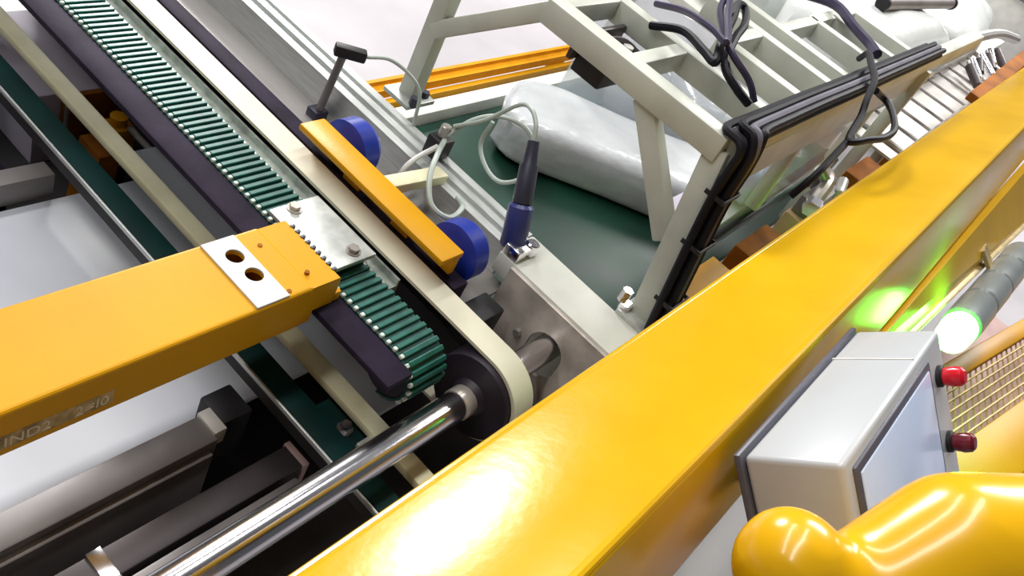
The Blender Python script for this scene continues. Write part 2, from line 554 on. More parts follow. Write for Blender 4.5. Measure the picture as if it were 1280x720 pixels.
def text(name, body, size, material, parent, M):
    c = bpy.data.curves.new(name, 'FONT')
    c.body = body
    c.size = size
    c.extrude = 0.0004
    o = bpy.data.objects.new(name, c)
    COL.objects.link(o)
    me = bpy.data.meshes.new_from_object(o.evaluated_get(bpy.context.evaluated_depsgraph_get()))
    COL.objects.unlink(o)
    bpy.data.objects.remove(o)
    off = ROOTLOC[parent.name]
    me.transform(Matrix.Translation(-off) @ M)
    me.materials.clear()
    me.materials.append(MATS[material])
    r = bpy.data.objects.new(name, me)
    COL.objects.link(r)
    r.parent = parent
    ROOTLOC[r.name] = off
    return r


lab = mk('worn_label', box(0.275, 0.412, AY0 - .0008, AY0 + .001, 1.137, 1.160), 'blank_label', t)
TM = Matrix(((1, 0, 0, 0.291), (0, 0, -1, AY0 - .0009), (0, 1, 0, 1.140), (0, 0, 0, 1)))
text('lettering', 'IND2', 0.022, 'letter_pale', lab, TM)
TM2 = Matrix(((1, 0, 0, 0.366), (0, 0, -1, AY0 - .0009), (0, 1, 0, 1.140), (0, 0, 0, 1)))
text('lettering', '2=I0', 0.022, 'letter_pale', lab, TM2)

# ------------------------------------------------------------------ toothed timing belt
t = thing('timing_belt', 'green toothed timing belt passing under the steel clamp plate', 'toothed belt', (0.8, 0.9, 1.1))
Y0, Y1 = 0.392, 1.75
TX0, TX1, TZ = 0.762, 0.840, 1.146
arc = [(0.8, 1.146)]
# flat run plus a wrap at the near end
prof = [(Y1, TZ), (Y0, TZ)] + [(Y0 - 0.045 * math.sin(a), TZ - 0.045 + 0.045 * math.cos(a)) for a in [math.pi * k / 12 for k in range(1, 13)]] 
inner = [(y if y > Y0 + .001 or True else y, z) for y, z in prof]
poly_o = prof
poly_i = [(Y1, TZ - .004), (Y0, TZ - .004)] + [(Y0 - 0.041 * math.sin(a), TZ - 0.045 + 0.041 * math.cos(a)) for a in [math.pi * k / 12 for k in range(1, 13)]] 
mk('belt_band', prism(poly_o + poly_i[::-1], 'x', TX0, TX1), 'teal_belt', t)
PITCH = 0.0142
tooth0 = tip0 = None
n = int((Y1 - .006 - Y0) / PITCH) + 1
for k in range(n + 7):
    if k < n:
        y, z, a = Y1 - .006 - k * PITCH, TZ, 0.0
    else:
        a = (Y0 - (Y1 - .006 - k * PITCH)) / 0.045
        y, z = Y0 - 0.045 * math.sin(a), TZ - .045 + .045 * math.cos(a)
    if tooth0 is None:
        tooth0 = mk('tooth', box(TX0 + .006, TX1, -.0042, .0042, -.001, .0055, .0012, 1), 'teal_tooth', t)
        tip0 = mk('tooth_tip', box(TX0 - .001, TX0 + .006, -.0032, .0032, -.001, .005, .001, 1), 'pale_tip', t)
        base_off = ROOTLOC[t.name]
        a_, b_ = tooth0, tip0
    else:
        a_, b_ = tooth0.copy(), tip0.copy()
        COL.objects.link(a_)
        COL.objects.link(b_)
    for q in (a_, b_):
        q.location = Vector((0, y, z)) - base_off + base_off
        q.rotation_euler = (0, 0, 0)
        if a:
            # mesh is offset by the root location; rotate about the local tooth origin
            R = Matrix.Rotation(a, 4, 'X')
            q.matrix_local = Matrix.Translation(Vector((0, y, z)) - base_off) @ R @ Matrix.Translation(base_off)
mk('belt_pulley', cyl((TX0 + .002, Y0, TZ - .045), (TX1 - .002, Y0, TZ - .045), 0.040, 28), 'pulley_dark', t)

# ------------------------------------------------------------------ white flat belt on its pulley and shaft
PY, PZ, PR = 0.303, 1.072, 0.073
t = thing('white_belt', 'cream white flat belt wrapped round the dark drive pulley', 'belt', (0.905, 0.9, 1.0))
th = 0.006
ang = [math.pi * k / 24 for k in range(0, 25)]
oo = [(1.95, PZ + PR + th)] + [(PY - (PR + th) * math.sin(a), PZ + (PR + th) * math.cos(a)) for a in ang] + [(1.95, PZ - PR - th)]
ii = [(1.95, PZ + PR)] + [(PY - PR * math.sin(a), PZ + PR * math.cos(a)) for a in ang] + [(1.95, PZ - PR)]
mk('belt_band', prism(oo + ii[::-1], 'x', 0.882, 0.930), 'belt_white', t)
mk('drive_pulley', revolve((0.872, PY, PZ), (0.936, PY, PZ), [(0, PR - .003), (.04, PR - .001), (.94, PR - .001), (1, PR - .006)], 48), 'pulley_dark', t)
mk('pulley_hub', revolve((0.862, PY, PZ), (0.876, PY, PZ), [(0, .026), (.3, .029), (1, .034)], 32), 'pulley_dark', t)
t = thing('drive_shaft', 'polished chrome drive shaft running into the dark pulley', 'shaft', (0.5, PY, PZ))
mk('shaft_bar', revolve((-0.5, PY, PZ), (1.176, PY, PZ), [(0, .021), (.003, .0235), (.997, .0235), (1, .021)], 48), 'chrome', t)
mk('shaft_collar', revolve((0.84, PY, PZ), (0.864, PY, PZ), [(0, .0245), (.1, .0255), (.9, .0255), (1, .0245)], 36), 'stainless', t)
mk('bearing_block', box(-0.55, -0.47, PY - .05, PY + .05, 0.62, PZ + .05, .006), 'bed_dark', t)

# rails either side of the belts
tag(mk('dark_rail', box(0.710, 0.760, 0.350, 1.95, 1.134, 1.146, 0.003), 'dark_steel'), 'dark purple-black steel rail along the left side of the toothed belt', 'rail')
t = thing('belt_channel', 'dull grey-green channel between toothed belt and white belt', 'rail', (0.86, 1.1, 1.1))
mk('channel', prism([(0.842, 1.10), (0.880, 1.10), (0.880, 1.138), (0.876, 1.138), (0.876, 1.126), (0.847, 1.126), (0.847, 1.142), (0.842, 1.142)], 'y', 0.50, 1.95), 'channel_metal', t)
for k in range(9):
    y = 0.56 + k * .15
    mk('rivet', cyl((0.861, y, 1.125), (0.861, y, 1.129), 0.004, 10), 'stainless', t)
tag(mk('guide_strip', box(0.940, 0.976, 0.44, 1.95, 1.09, 1.147, 0.003), 'dark_steel'), 'dark guide strip beside the white belt and yellow bracket', 'guide strip')
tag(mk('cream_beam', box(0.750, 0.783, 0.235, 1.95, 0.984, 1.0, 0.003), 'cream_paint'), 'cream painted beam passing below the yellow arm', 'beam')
t = thing('green_belt', 'narrow dark green belt on a thin metal edge below the yellow arm', 'belt', (0.69, 0.9, 0.95))
mk('belt_band', box(0.670, 0.711, 0.20, 1.95, 0.985, 1.0, 0.002), 'dark_green_belt', t)
mk('edge_strip', box(0.6655, 0.6695, 0.20, 1.95, 0.990, 0.999, 0.001), 'aluminium', t)
mk('belt_support', box(0.69, 0.709, 0.21, 1.94, 0.93, 0.986, 0.002), 'bed_dark', t)
t = thing('belt_tensioner', 'dark green tensioner block with chrome bolt beside the green belt', 'tensioner', (0.72, 0.40, 0.95))
mk('block', box(0.712, 0.748, 0.36, 0.45, 0.935, 0.985, 0.003), 'dark_green_belt', t)
mk('bolt', [cyl((0.728, 0.392, 0.984), (0.728, 0.392, 1.0), 0.009, 6), cyl((0.728, 0.392, 0.984), (0.728, 0.392, 0.988), 0.013, 20)], 'chrome', t)
mk('bracket', box(0.724, 0.752, 0.335, 0.362, 0.95, 0.992, 0.002), 'steel_plate', t)

# sheet and cross bars under the arm
tag(mk('pale_sheet', box(0.05, 0.86, 0.575, 1.105, 0.838, 0.85, 0.003), 'sheet_white'), 'large pale blue-white sheet lying under the yellow arm', 'sheet')
tag(mk('folded_sheet', box(0.872, 1.02, 0.44, 1.19, 0.83, 0.842, 0.003), 'sheet_white'), 'narrow pale sheet lying below the dark purple rail', 'sheet')
t = thing('grey_cross_bar', 'grey flat-topped cross bar along the edge of the pale sheet', 'cross bar', (0.2, 0.54, 0.62))
mk('bar_body', box(-0.34, 0.615, 0.512, 0.563, 0.80, 0.90, 0.004), 'bar_grey', t)
mk('skirt', box(-0.34, 0.60, 0.500, 0.512, 0.63, 0.885, 0.002), 'bar_grey', t)
tag(mk('dark_cross_bar', box(-0.34, 0.70, 0.408, 0.452, 0.83, 0.90, 0.003), 'bar_dark'), 'dark cross bar with a bright taped end near the shaft', 'cross bar')
tag(mk('bright_tape', box(0.375, 0.395, 0.404, 0.454, 0.899, 0.903, 0.0006), 'chrome'), 'small bright strip of tape wrapped on the dark cross bar', 'tape')
tag(mk('shaft_side_bar', box(-0.34, 0.664, 0.345, 0.396, 0.85, 0.91, 0.003), 'bar_grey'), 'brown-grey cross bar right beside the chrome shaft', 'cross bar')
tag(mk('bar_end_cap', box(0.690, 0.7015, 0.405, 0.455, 0.80, 0.902, 0.002), 'pink_board'), 'pinkish end cap on the dark cross bar by the green belt', 'end cap')
t = thing('sheet_clip', 'black clip block with pale clamp tab at the corner of the sheet', 'clip', (0.66, 0.56, 0.85))
mk('clip_body', box(0.635, 0.69, 0.53, 0.59, 0.80, 0.90, 0.004), 'black_rubber', t)
mk('clip_tab', box(0.612, 0.634, 0.52, 0.565, 0.87, 0.905, 0.002), 'plate_white', t)

# far left clutter below the belts
tag(mk('grey_tie_bar', box(0.1, 0.70, 1.112, 1.15, 0.85, 0.90, 0.003), 'bar_grey'), 'grey tie bar behind the far edge of the pale sheet', 'cross bar')
t = thing('motor_housing', 'dark purple motor housing behind the grey tie bar', 'motor', (0.58, 1.3, 0.62))
mk('housing', box(0.36, 0.655, 1.17, 1.46, 0.62, 0.87, 0.012, 3), 'dark_steel', t)
mk('terminal_box', box(0.55, 0.645, 1.27, 1.38, 0.865, 0.91, 0.006), 'bar_dark', t)
mk('cover_plate', box(0.52, 0.62, 1.40, 1.452, 0.868, 0.885, 0.004), 'plate_white', t)
mk('port', cyl((0.60, 1.25, .866), (0.60, 1.25, .874), 0.010, 16), 'black_rubber', t)
t = thing('switch_cabinet', 'pale lilac cabinet with brown door between cream beam and dark rail', 'cabinet', (1.0, 1.62, 0.0))
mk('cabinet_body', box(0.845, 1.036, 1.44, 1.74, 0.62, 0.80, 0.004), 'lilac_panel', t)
mk('brown_door', box(0.90, 1.03, 1.425, 1.439, 0.64, 0.80, 0.003), 'rust_orange', t)
mk('hinge', cyl((0.905, 1.42, .66), (0.905, 1.42, .78), 0.006, 10), 'stainless', t)
tag(mk('dark_cover', box(0.72, 0.84, 1.60, 1.74, 0.62, 0.93, 0.005), 'dark_steel'), 'dark cover box standing beside the lilac cabinet', 'cover')
tag(mk('brown_bracket', prism([(0.80, 0.64), (0.86, 0.64), (0.86, 0.86), (0.82, 0.86)], 'y', 1.17, 1.24), 'rust_orange'), 'brown angled bracket between green belt and cream beam', 'bracket')
t = thing('small_valve', 'small orange valve with metal fittings under the dark purple rail', 'valve', (0.95, 1.28, 0.62))
mk('valve_body', [box(0.925, 0.985, 1.295, 1.345, 0.70, 0.80, .006), cyl((0.955, 1.32, .80), (0.955, 1.32, .82), .018, 16)], 'orange_paint', t)
mk('fitting', [cyl((0.93, 1.25, .78), (0.93, 1.30, .78), .010, 12), cyl((0.97, 1.22, .80), (0.97, 1.30, .80), .008, 12)], 'stainless', t)
mk('hose', tube([(0.93, 1.25, .78), (0.92, 1.22, .80), (0.95, 1.20, .82), (1.0, 1.21, .80)], .006), 'black_rubber', t)
mk('valve_stand', box(0.935, 0.975, 1.30, 1.34, 0.6195, 0.71, .003), 'bar_dark', t)

# ------------------------------------------------------------------ side frame with extruded rail and plate
t = thing('white_conveyor_body', 'white conveyor body with grooved aluminium rail and slotted steel plate', 'machine frame', (1.14, 0.7, 0.0))
mk('extruded_rail', prism([(1.112, 1.08), (1.186, 1.08), (1.186, 1.15), (1.168, 1.15), (1.168, 1.143), (1.156, 1.143), (1.156, 1.15),
                           (1.140, 1.15), (1.140, 1.141), (1.130, 1.141), (1.130, 1.146), (1.112, 1.146)], 'y', 0.47, 1.95), 'aluminium', t)
mk('top_plate', box(1.0865, 1.186, 0.10, 0.468, 1.108, 1.15, 0.004), 'white_paint', t)
mk('rear_web', box(1.178, 1.186, 0.10, 0.468, 1.079, 1.110, .001), 'white_paint', t)
# steel plate with a slot for the shaft
bm = bmesh.new()
ring_o = [(0.10, 0.90), (0.432, 0.90), (0.432, 1.145), (0.10, 1.145)]
slot = []
for k in range(9):
    a = -math.pi / 2 + math.pi * k / 8
    slot.append((PY + .012 + .036 * math.cos(a), 1.062 + .036 * math.sin(a) * 0))
sx, sr = 0.030, 0.036
slot = [(PY + sx * 0 + sr * math.cos(a), PZ - .030 + sr * math.sin(a) + (.020 if math.sin(a) > 0 else -.0)) for a in [2 * math.pi * (k + .5) / 24 for k in range(24)]]
vo = [bm.verts.new((1.0790, y, z)) for y, z in ring_o]
vi = [bm.verts.new((1.0790, y, z)) for y, z in slot]
ed = [bm.edges.new((vo[i], vo[(i + 1) % 4])) for i in range(4)] + [bm.edges.new((vi[i], vi[(i + 1) % 24])) for i in range(24)]
bmesh.ops.triangle_fill(bm, use_beauty=True, use_dissolve=False, edges=ed)
bad = [f for f in bm.faces if (Vector(f.calc_center_median()) - Vector((1.0790, PY, PZ - .02))).length < .02]
bmesh.ops.delete(bm, geom=bad, context='FACES_ONLY')
ex = bmesh.ops.extrude_face_region(bm, geom=bm.faces[:])
bmesh.ops.translate(bm, vec=(0.008, 0, 0), verts=[e for e in ex['geom'] if isinstance(e, bmesh.types.BMVert)])
mk('slotted_plate', out(bm), 'plate_steel', t)
mk('outer_web', box(1.178, 1.186, 0.10, 0.468, 0.90, 1.081, .001), 'white_paint', t)
mk('bottom_web', box(1.079, 1.186, 0.10, 0.468, 0.893, 0.901, .001), 'white_paint', t)
for (y, z) in ((0.36, 1.055), (0.215, 1.06), (0.235, 1.01), (0.40, 0.96)):
    mk('bolt', cyl((1.0800, y, z), (1.071, y, z), .0075, 6), 'stainless', t)
mk('inner_panel', box(0.980, 1.112, 0.435, 1.95, 1.074, 1.082, 0.001), 'grey_sheet', t)
mk('inner_web', box(1.060, 1.068, 0.435, 1.95, 0.95, 1.075, 0.001), 'grey_sheet', t)
for y in (0.18, 1.9):
    mk('leg', box(1.135, 1.18, y - .04, y + .04, 0, 1.082, 0.004), 'white_paint', t)

# yellow bracket with blue rollers
t = thing('yellow_bracket', 'yellow angle bracket standing over the white belt beside blue rollers', 'bracket', (0.95, 0.63, 1.08))
mk('top_flange', box(0.905, 0.958, 0.462, 0.806, 1.190, 1.202, 0.003), 'yellow_paint', t)
mk('web', box(0.944, 0.957, 0.464, 0.804, 1.155, 1.192, 0.002), 'yellow_paint', t)
for y in (0.52, 0.63, 0.74):
    mk('bolt', cyl((0.944, y, 1.174), (0.936, y, 1.174), .006, 6), 'stainless', t)
for y in (0.56, 0.68):
    mk('foot', box(0.944, 0.975, y, y + .04, 1.1465, 1.158, .002), 'yellow_paint', t)
for y, lb in ((0.765, 'blue round roller near the far end of the yellow bracket'), (0.495, 'blue round roller near the dark sensor post and bracket end')):
    r = thing('blue_roller', lb, 'roller', (1.0, y, 1.1))
    mk('wheel', revolve((0.978, y, 1.161), (1.028, y, 1.161), [(0, .034), (.1, .051), (.75, .051), (1, .042)], 32), 'blue_plastic', r)
    mk('hub', cyl((1.024, y, 1.161), (1.032, y, 1.161), .014, 20, .002), 'blue_body', r)
    mk('axle', cyl((0.958, y, 1.161), (1.05, y, 1.161), .007, 12), 'stainless', r)
    mk('axle_stand', box(1.034, 1.05, y - .014, y + .014, 1.082, 1.178, .002), 'grey_sheet', r)
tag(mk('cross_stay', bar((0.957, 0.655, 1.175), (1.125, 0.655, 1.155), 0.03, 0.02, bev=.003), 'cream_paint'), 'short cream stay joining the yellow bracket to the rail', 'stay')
tag(mk('black_block', box(0.978, 1.045, 0.388, 0.436, 1.03, 1.10, .004), 'black_rubber'), 'black rubber block by the end of the yellow bracket', 'block')
tag(mk('shaded_hanger', box(0.842, 0.876, 0.405, 0.495, 1.02, 1.10, .003), 'rust_orange'), 'hanger plate with shade painted in as brown-orange between toothed belt and white belt', 'plate')  # shaded copy of the yellow: shade is put into the hanger's colour

# ------------------------------------------------------------------ sensors, clamps and cables on the rail
t = thing('photo_sensor', 'small black photo sensor on a grey post above the grey panel', 'sensor', (1.09, 0.93, 1.08))
mk('post', cyl((1.088, 0.935, 1.08), (1.082, 0.915, 1.235), .0075, 14), 'bar_grey', t)
mk('base_clamp', box(1.072, 1.104, 0.922, 0.95, 1.08, 1.10, .003), 'dark_sensor', t)
mk('head', bar((1.066, 0.925, 1.243), (1.112, 0.89, 1.243), .02, .022, bev=.004), 'black_rubber', t)
mk('wire', tube([(1.112, 0.89, 1.243), (1.15, 0.86, 1.25), (1.185, 0.81, 1.22), (1.185, 0.79, 1.15)], .0035), 'grey_cable', t)
t = thing('rail_clamp', 'black rail clamp with grey hoses looping from it', 'clamp', (1.165, 0.71, 1.15))
mk('clamp_body', box(1.145, 1.185, 0.692, 0.728, 1.1485, 1.19, .004), 'black_rubber', t)
mk('clamp_knob', cyl((1.165, 0.71, 1.19), (1.165, 0.71, 1.215), .010, 14, .002), 'stainless', t)
mk('hose', tube([(1.165, 0.70, 1.20), (1.195, 0.685, 1.24), (1.225, 0.655, 1.265), (1.245, 0.61, 1.27), (1.245, 0.575, 1.25), (1.21, 0.55, 1.215), (1.19, 0.575, 1.185), (1.20, 0.62, 1.18), (1.215, 0.66, 1.20), (1.22, 0.66, 1.25)], .0042), 'grey_cable', t)
mk('hose', tube([(1.16, 0.70, 1.19), (1.10, 0.665, 1.20), (1.05, 0.63, 1.19), (1.025, 0.59, 1.17), (1.045, 0.56, 1.16), (1.09, 0.57, 1.16), (1.115, 0.60, 1.15)], .0050), 'grey_cable', t)
mk('hose', tube([(1.15, 0.70, 1.18), (1.09, 0.695, 1.17), (1.06, 0.692, 1.15), (1.055, 0.69, 1.09)], .0050), 'plate_white', t)
t = thing('sensor_cylinder', 'blue and black cylinder sensor clamped upright on the white frame', 'sensor', (1.115, 0.465, 1.15))
p0, p1, p2 = Vector((1.112, 0.462, 1.155)), Vector((1.128, 0.492, 1.225)), Vector((1.155, 0.540, 1.315))
mk('blue_body', revolve(p0, p1, [(0, .020), (.06, .023), (.92, .022), (1, .016)], 24), 'blue_body', t)
mk('barrel', revolve(p1, p2, [(0, .0175), (.6, .0160), (.65, .0125), (1, .010)], 20), 'dark_sensor', t)
mk('clamp', [box(1.088, 1.13, 0.432, 0.465, 1.149, 1.172, .003), cyl((1.135, 0.44, 1.15), (1.135, 0.44, 1.176), .012, 18, .002)], 'chrome', t)
mk('cable', tube([p2, (1.165, 0.555, 1.335), (1.185, 0.585, 1.34), (1.205, 0.62, 1.32), (1.19, 0.66, 1.26), (1.17, 0.70, 1.22)], .004), 'grey_cable', t)

# ------------------------------------------------------------------ lower green conveyor and wrapped bundles
t = thing('green_conveyor', 'wide dark green conveyor belt under the white gantry frame', 'conveyor', (2.2, 0.7, 0.0))
mk('belt', box(1.22, 3.0, 0.33, 1.115, 0.77, 0.80, 0.010, 3), 'conveyor_green', t)
mk('side_rail', box(1.22, 3.0, 1.118, 1.165, 0.72, 0.83, 0.004), 'white_paint', t)
mk('side_rail', box(1.22, 3.0, 0.285, 0.328, 0.72, 0.81, 0.004), 'white_paint', t)
for x in (1.4, 2.9):
    for y in (0.306, 1.14):
        mk('leg', box(x - .03, x + .03, y - .02, y + .02, 0, 0.73, .003), 'white_paint', t)
tag(mk('wrapped_bundle', lump((2.13, 0.755, 0.872), (0.70, 0.30, 0.145), 3, 0.05, 32, 16, 0.36, rotz=-0.90), 'plastic_wrap'), 'white bundle wrapped in clear plastic on the green conveyor, rounded end out', 'bundle')
tag(mk('wrapped_bundle', lump((2.72, 0.655, 0.91), (0.46, 0.30, 0.22), 5, 0.06, 32, 16, 0.42, rotz=-0.90), 'plastic_wrap'), 'grey-white plastic bundle behind the white gantry brace', 'bundle')
tag(mk('wrapped_bundle', lump((2.512, 0.938, 0.92), (0.18, 0.22, 0.24), 8, 0.06, rotz=-0.90), 'plastic_wrap'), 'greyish plastic bundle at the far side of the green conveyor', 'bundle')
# upright film sheet (wavy, real thickness)
N = 26
vs, fs = [], []
for j in range(9):
    for i in range(N):
        f0 = i / (N - 1)
        sx_, am = -.28 + f0 * .50, (.004 if j < 4 else .004 + .005 * (j - 3)) * math.sin(f0 * 15 + j * .5)
        x = 2.191 + .783 * (.218 + am) + .6216 * sx_
        y = 0.678 + .6216 * (.218 + am) - .783 * sx_
        vs.append(Vector((x, y, 0.80 + j * .058 + (.010 * math.sin(f0 * 9) if j else 0))))
b0 = len(vs)
vs += [v + Vector((.002, .003, 0)) for v in vs]
for j in range(8):
    for i in range(N - 1):
        q = [j * N + i, j * N + i + 1, (j + 1) * N + i + 1, (j + 1) * N + i]
        fs.append(q)
        fs.append([k + b0 for k in q[::-1]])
tag(mk('plastic_film', (vs, fs), 'film', angle=180), 'clear crumpled plastic film standing up from the bundles', 'plastic film')
t = thing('orange_floor_rail', 'orange guard rail beyond the green conveyor', 'guard rail', (2.5, 1.51, 0.0))
mk('rail_beam', prism([(1.485, 0.56), (1.535, 0.56), (1.535, 0.60), (1.515, 0.605), (1.515, 0.59), (1.485, 0.59)], 'x', 1.5, 3.15), 'orange_paint', t)
mk('lower_beam', box(1.5, 3.15, 1.46, 1.484, 0.51, 0.558, .003), 'yellow_paint', t)
for x in (1.6, 3.05):
    mk('post', box(x - .03, x + .03, 1.486, 1.53, 0, 0.565, .003), 'orange_paint', t)

# ------------------------------------------------------------------ white gantry frame
t = thing('gantry', 'cream white welded gantry frame standing over the green conveyor', 'gantry', (1.8, 0.5, 1.1))
ZT = 1.5


def gbar(p, q, wd=.036, h=.05, nm='bar', m='frame_cream', up=(0, 0, 1)):
    return mk(nm, bar(p, q, wd, h, up, .004), m, t)


gbar((1.235, 0.285, 1.478), (1.235, 0.665, 1.478), .040, .045)
gbar((1.222, 0.232, 1.15), (1.238, 0.293, 1.475), .040, .034, 'leg', up=(1, 0, 0))
gbar((1.247, 0.868, 1.15), (1.247, 0.868, 1.62), .036, .034, 'leg', up=(1, 0, 0))
gbar((1.247, 0.868, 1.300), (1.238, 0.655, 1.482), .032, .034, 'brace', up=(1, 0, 0))
gbar((1.238, 0.440, 1.462), (1.237, 0.280, 1.29), .036, .030, 'brace', up=(1, 0, 0))
for (x, y0, y1) in ((1.425, 0.29, 0.95), (1.592, 0.30, 0.49), (1.765, 0.30, 0.62), (1.876, 0.29, 0.75), (2.10, 0.29, 0.48), (2.24, 0.29, 0.49), (2.40, 0.28, 0.49)):
    gbar((x, y0, 1.478), (x, y1, 1.478), .034, .045)
for (x0, x1, y) in ((1.25, 1.43, 0.492), (1.24, 1.43, 0.65), (1.58, 1.77, 0.489), (1.87, 2.11, 0.488), (2.09, 2.42, 0.492)):
    gbar((x0, y, 1.480), (x1, y, 1.480), .030, .038, 'cross_member')
gbar((1.235, 0.285, 1.476), (3.15, 0.272, 1.476), .038, .045, 'edge_rail')
for x, zb in ((1.70, 1.22), (2.25, 1.0)):
    gbar((x, 0.285, 1.46), (x, 0.275, zb), .028, .028, 'post', up=(1, 0, 0))
for x in (2.515,):
    gbar((x, 0.263, 1.46), (x, 0.263, 0.0), .036, .036, 'leg', up=(1, 0, 0))
mk('guard_panel', prism([(0.272, 1.20), (0.278, 1.20), (0.284, 1.455), (0.278, 1.455)], 'x', 1.27, 2.24), 'acrylic', t)
mk('side_plate', prism([(0.264, 1.39), (0.267, 1.39), (0.267, 1.462), (0.264, 1.462)], 'x', 1.276, 2.6), 'frame_cream', t)
mk('lower_rod', cyl((1.27, 0.262, 1.20), (2.30, 0.300, 1.20), .010, 14), 'dark_steel', t)
for (x, y) in ((1.247, 0.868), (1.222, 0.232)):
    mk('foot_plate', box(x - .04, x + .04, y - .035, y + .035, 1.148, 1.158, .002), 'steel_plate', t)
mk('foot_bolt', [cyl((1.215, 0.275, 1.155), (1.215, 0.275, 1.18), .010, 6), cyl((1.20, 0.262, 1.155), (1.20, 0.262, 1.168), .012, 16)], 'chrome', t)
mk('foot_bolt', [cyl((1.222, 0.835, 1.155), (1.222, 0.835, 1.175), .009, 6), cyl((1.27, 0.85, 1.155), (1.27, 0.85, 1.17), .009, 6)], 'dark_sensor', t)

# cable bundle along the gantry edge, bending down the near leg
rnd = random.Random(4)
cable_labels = ['black cable on the outer lip of the gantry edge, lowest in the bundle', 'violet cable second from the outer lip of the gantry edge',
                'black cable in the lower row between the violet cable and the innermost cable', 'black cable nearest the gantry bars in the lower row of the bundle',
                'black cable on top of the bundle, along its outer side', 'dull grey cable on top of the bundle along the gantry edge',
                'black cable on top of the bundle, next to the dull grey cable towards the bars']
cm = ['black_cable', 'violet_cable', 'black_cable', 'black_cable', 'black_cable', 'dim_cable', 'black_cable']
for k in range(7):
    dx = .02145 - (k % 4) * .0143          # side by side down the leg, nested round the corner
    dz = (k // 4) * .0143
    ty, tz = 0.283 - dx, 1.508 + dz
    pts = [(1.218 + dx, 0.2055 - dz, 1.1595), (1.221 + dx, 0.2260 - dz, 1.27), (1.228 + dx, 0.2500 - dz, 1.40),
           (1.233 + dx, 0.2560 - dz, 1.470), (1.236 + dx, 0.2580 - dz * .8, 1.495 + dz * .4), (1.240 + dx, 0.2565 + .3 * (ty - .2565) - dz * .3, 1.5085 + dz),
           (1.250 + dx, ty - .003, tz + .001), (1.305, ty, tz), (1.36, ty, tz), (1.55, ty, tz), (1.75, ty - .002, tz), (1.95, ty - .002, tz), (2.2, ty - .003, tz), (2.5, ty - .004, tz)]
    tag(mk('power_cable', tube(pts, .0070, 8, 5), cm[k]), cable_labels[k], 'cable', 'cables along the gantry edge')
for k, (z, lb) in enumerate(((1.22, 'lowest black cable tie on the near gantry leg'), (1.33, 'black cable tie between two others on the near gantry leg'), (1.42, 'topmost black cable tie on the near gantry leg'))):
    ly = 0.232 + .061 * (z - 1.15) / .325 - .0195      # front face of the leg
    lx = 1.2225 + .016 * (z - 1.15) / .325
    U = [(lx - .0315, ly + .004), (lx - .0315, ly - .0335), (lx + .0315, ly - .0335), (lx + .0315, ly + .004),
         (lx + .0295, ly + .004), (lx + .0295, ly - .0315), (lx - .0295, ly - .0315), (lx - .0295, ly + .004)]
    tag(mk('cable_tie', prism(U, 'z', z - .004, z + .004), 'black_rubber'), lb, 'cable tie', 'cable ties on the gantry leg')
tag(mk('looped_cable', tube([(1.40, 0.56, 1.50), (1.39, 0.50, 1.53), (1.345, 0.435, 1.54), (1.32, 0.40, 1.545), (1.37, 0.425, 1.56), (1.48, 0.465, 1.57), (1.60, 0.51, 1.56), (1.64, 0.505, 1.55), (1.56, 0.465, 1.55), (1.44, 0.43, 1.555), (1.34, 0.39, 1.545), (1.33, 0.35, 1.53), (1.345, 0.322, 1.516)], .0075, 8, 6), 'black_cable'), 'black cable coiled in a narrow loop on top of the gantry', 'cable')
tag(mk('looped_cable', tube([(1.47, 0.60, 1.512), (1.43, 0.53, 1.545), (1.36, 0.45, 1.572), (1.33, 0.405, 1.578), (1.40, 0.45, 1.592), (1.50, 0.50, 1.594), (1.43, 0.475, 1.580), (1.35, 0.40, 1.566), (1.365, 0.35, 1.54), (1.375, 0.324, 1.514)], .006, 8, 6), 'violet_cable'), 'violet cable twisted with the black coil on the gantry', 'cable')
tag(mk('hanging_cable', tube([(2.0, 0.335, 1.509), (1.95, 0.318, 1.540), (1.88, 0.290, 1.545), (1.80, 0.252, 1.543), (1.74, 0.232, 1.522), (1.70, 0.215, 1.50), (1.58, 0.19, 1.49), (1.62, 0.168, 1.50), (1.68, 0.155, 1.50), (1.76, 0.157, 1.50), (1.84, 0.185, 1.50), (1.89, 0.216, 1.50), (1.87, 0.234, 1.508), (1.80, 0.236, 1.528)], .007, 8, 6), 'black_cable'), 'black cable hanging off the gantry edge in a D-shaped loop', 'cable')
tag(mk('dangling_cable', tube([(1.60, 0.192, 1.492), (1.52, 0.186, 1.47), (1.46, 0.182, 1.45), (1.44, 0.19, 1.40)], .0065, 8, 5), 'black_cable'), 'short black cable tail dangling below the D-shaped loop', 'cable')
tag(mk('gantry_hose', tube([(2.25, 0.60, 1.49), (2.23, 0.50, 1.52), (2.17, 0.42, 1.518), (2.14, 0.36, 1.514), (2.10, 0.325, 1.514)], .012, 8, 5), 'violet_cable'), 'thick violet hose between two gantry bars', 'hose')
t = thing('gantry_motor', 'silver and black motor resting on the gantry bars', 'motor', (1.95, 0.63, 1.48))
mk('motor_body', revolve((1.93, 0.66, 1.548), (2.05, 0.60, 1.548), [(0, .028), (.1, .034), (.8, .034), (1, .026)], 20), 'aluminium', t)
mk('motor_cap', cyl((1.905, 0.672, 1.548), (1.932, 0.659, 1.548), .026, 18, .003), 'black_rubber', t)
mk('motor_foot', box(1.86, 2.02, 0.60, 0.66, 1.500, 1.516, .002), 'bar_dark', t)
t = thing('gantry_valve', 'black valve block with white fittings between two gantry bars', 'valve', (1.36, 0.58, 1.40))
mk('block', box(1.27, 1.40, 0.535, 0.60, 1.40, 1.45, .005), 'black_rubber', t)
mk('fitting', [cyl((1.36, 0.56, 1.44), (1.36, 0.56, 1.462), .010, 12), cyl((1.38, 0.54, 1.43), (1.38, 0.54, 1.455), .008, 12)], 'plate_white', t)
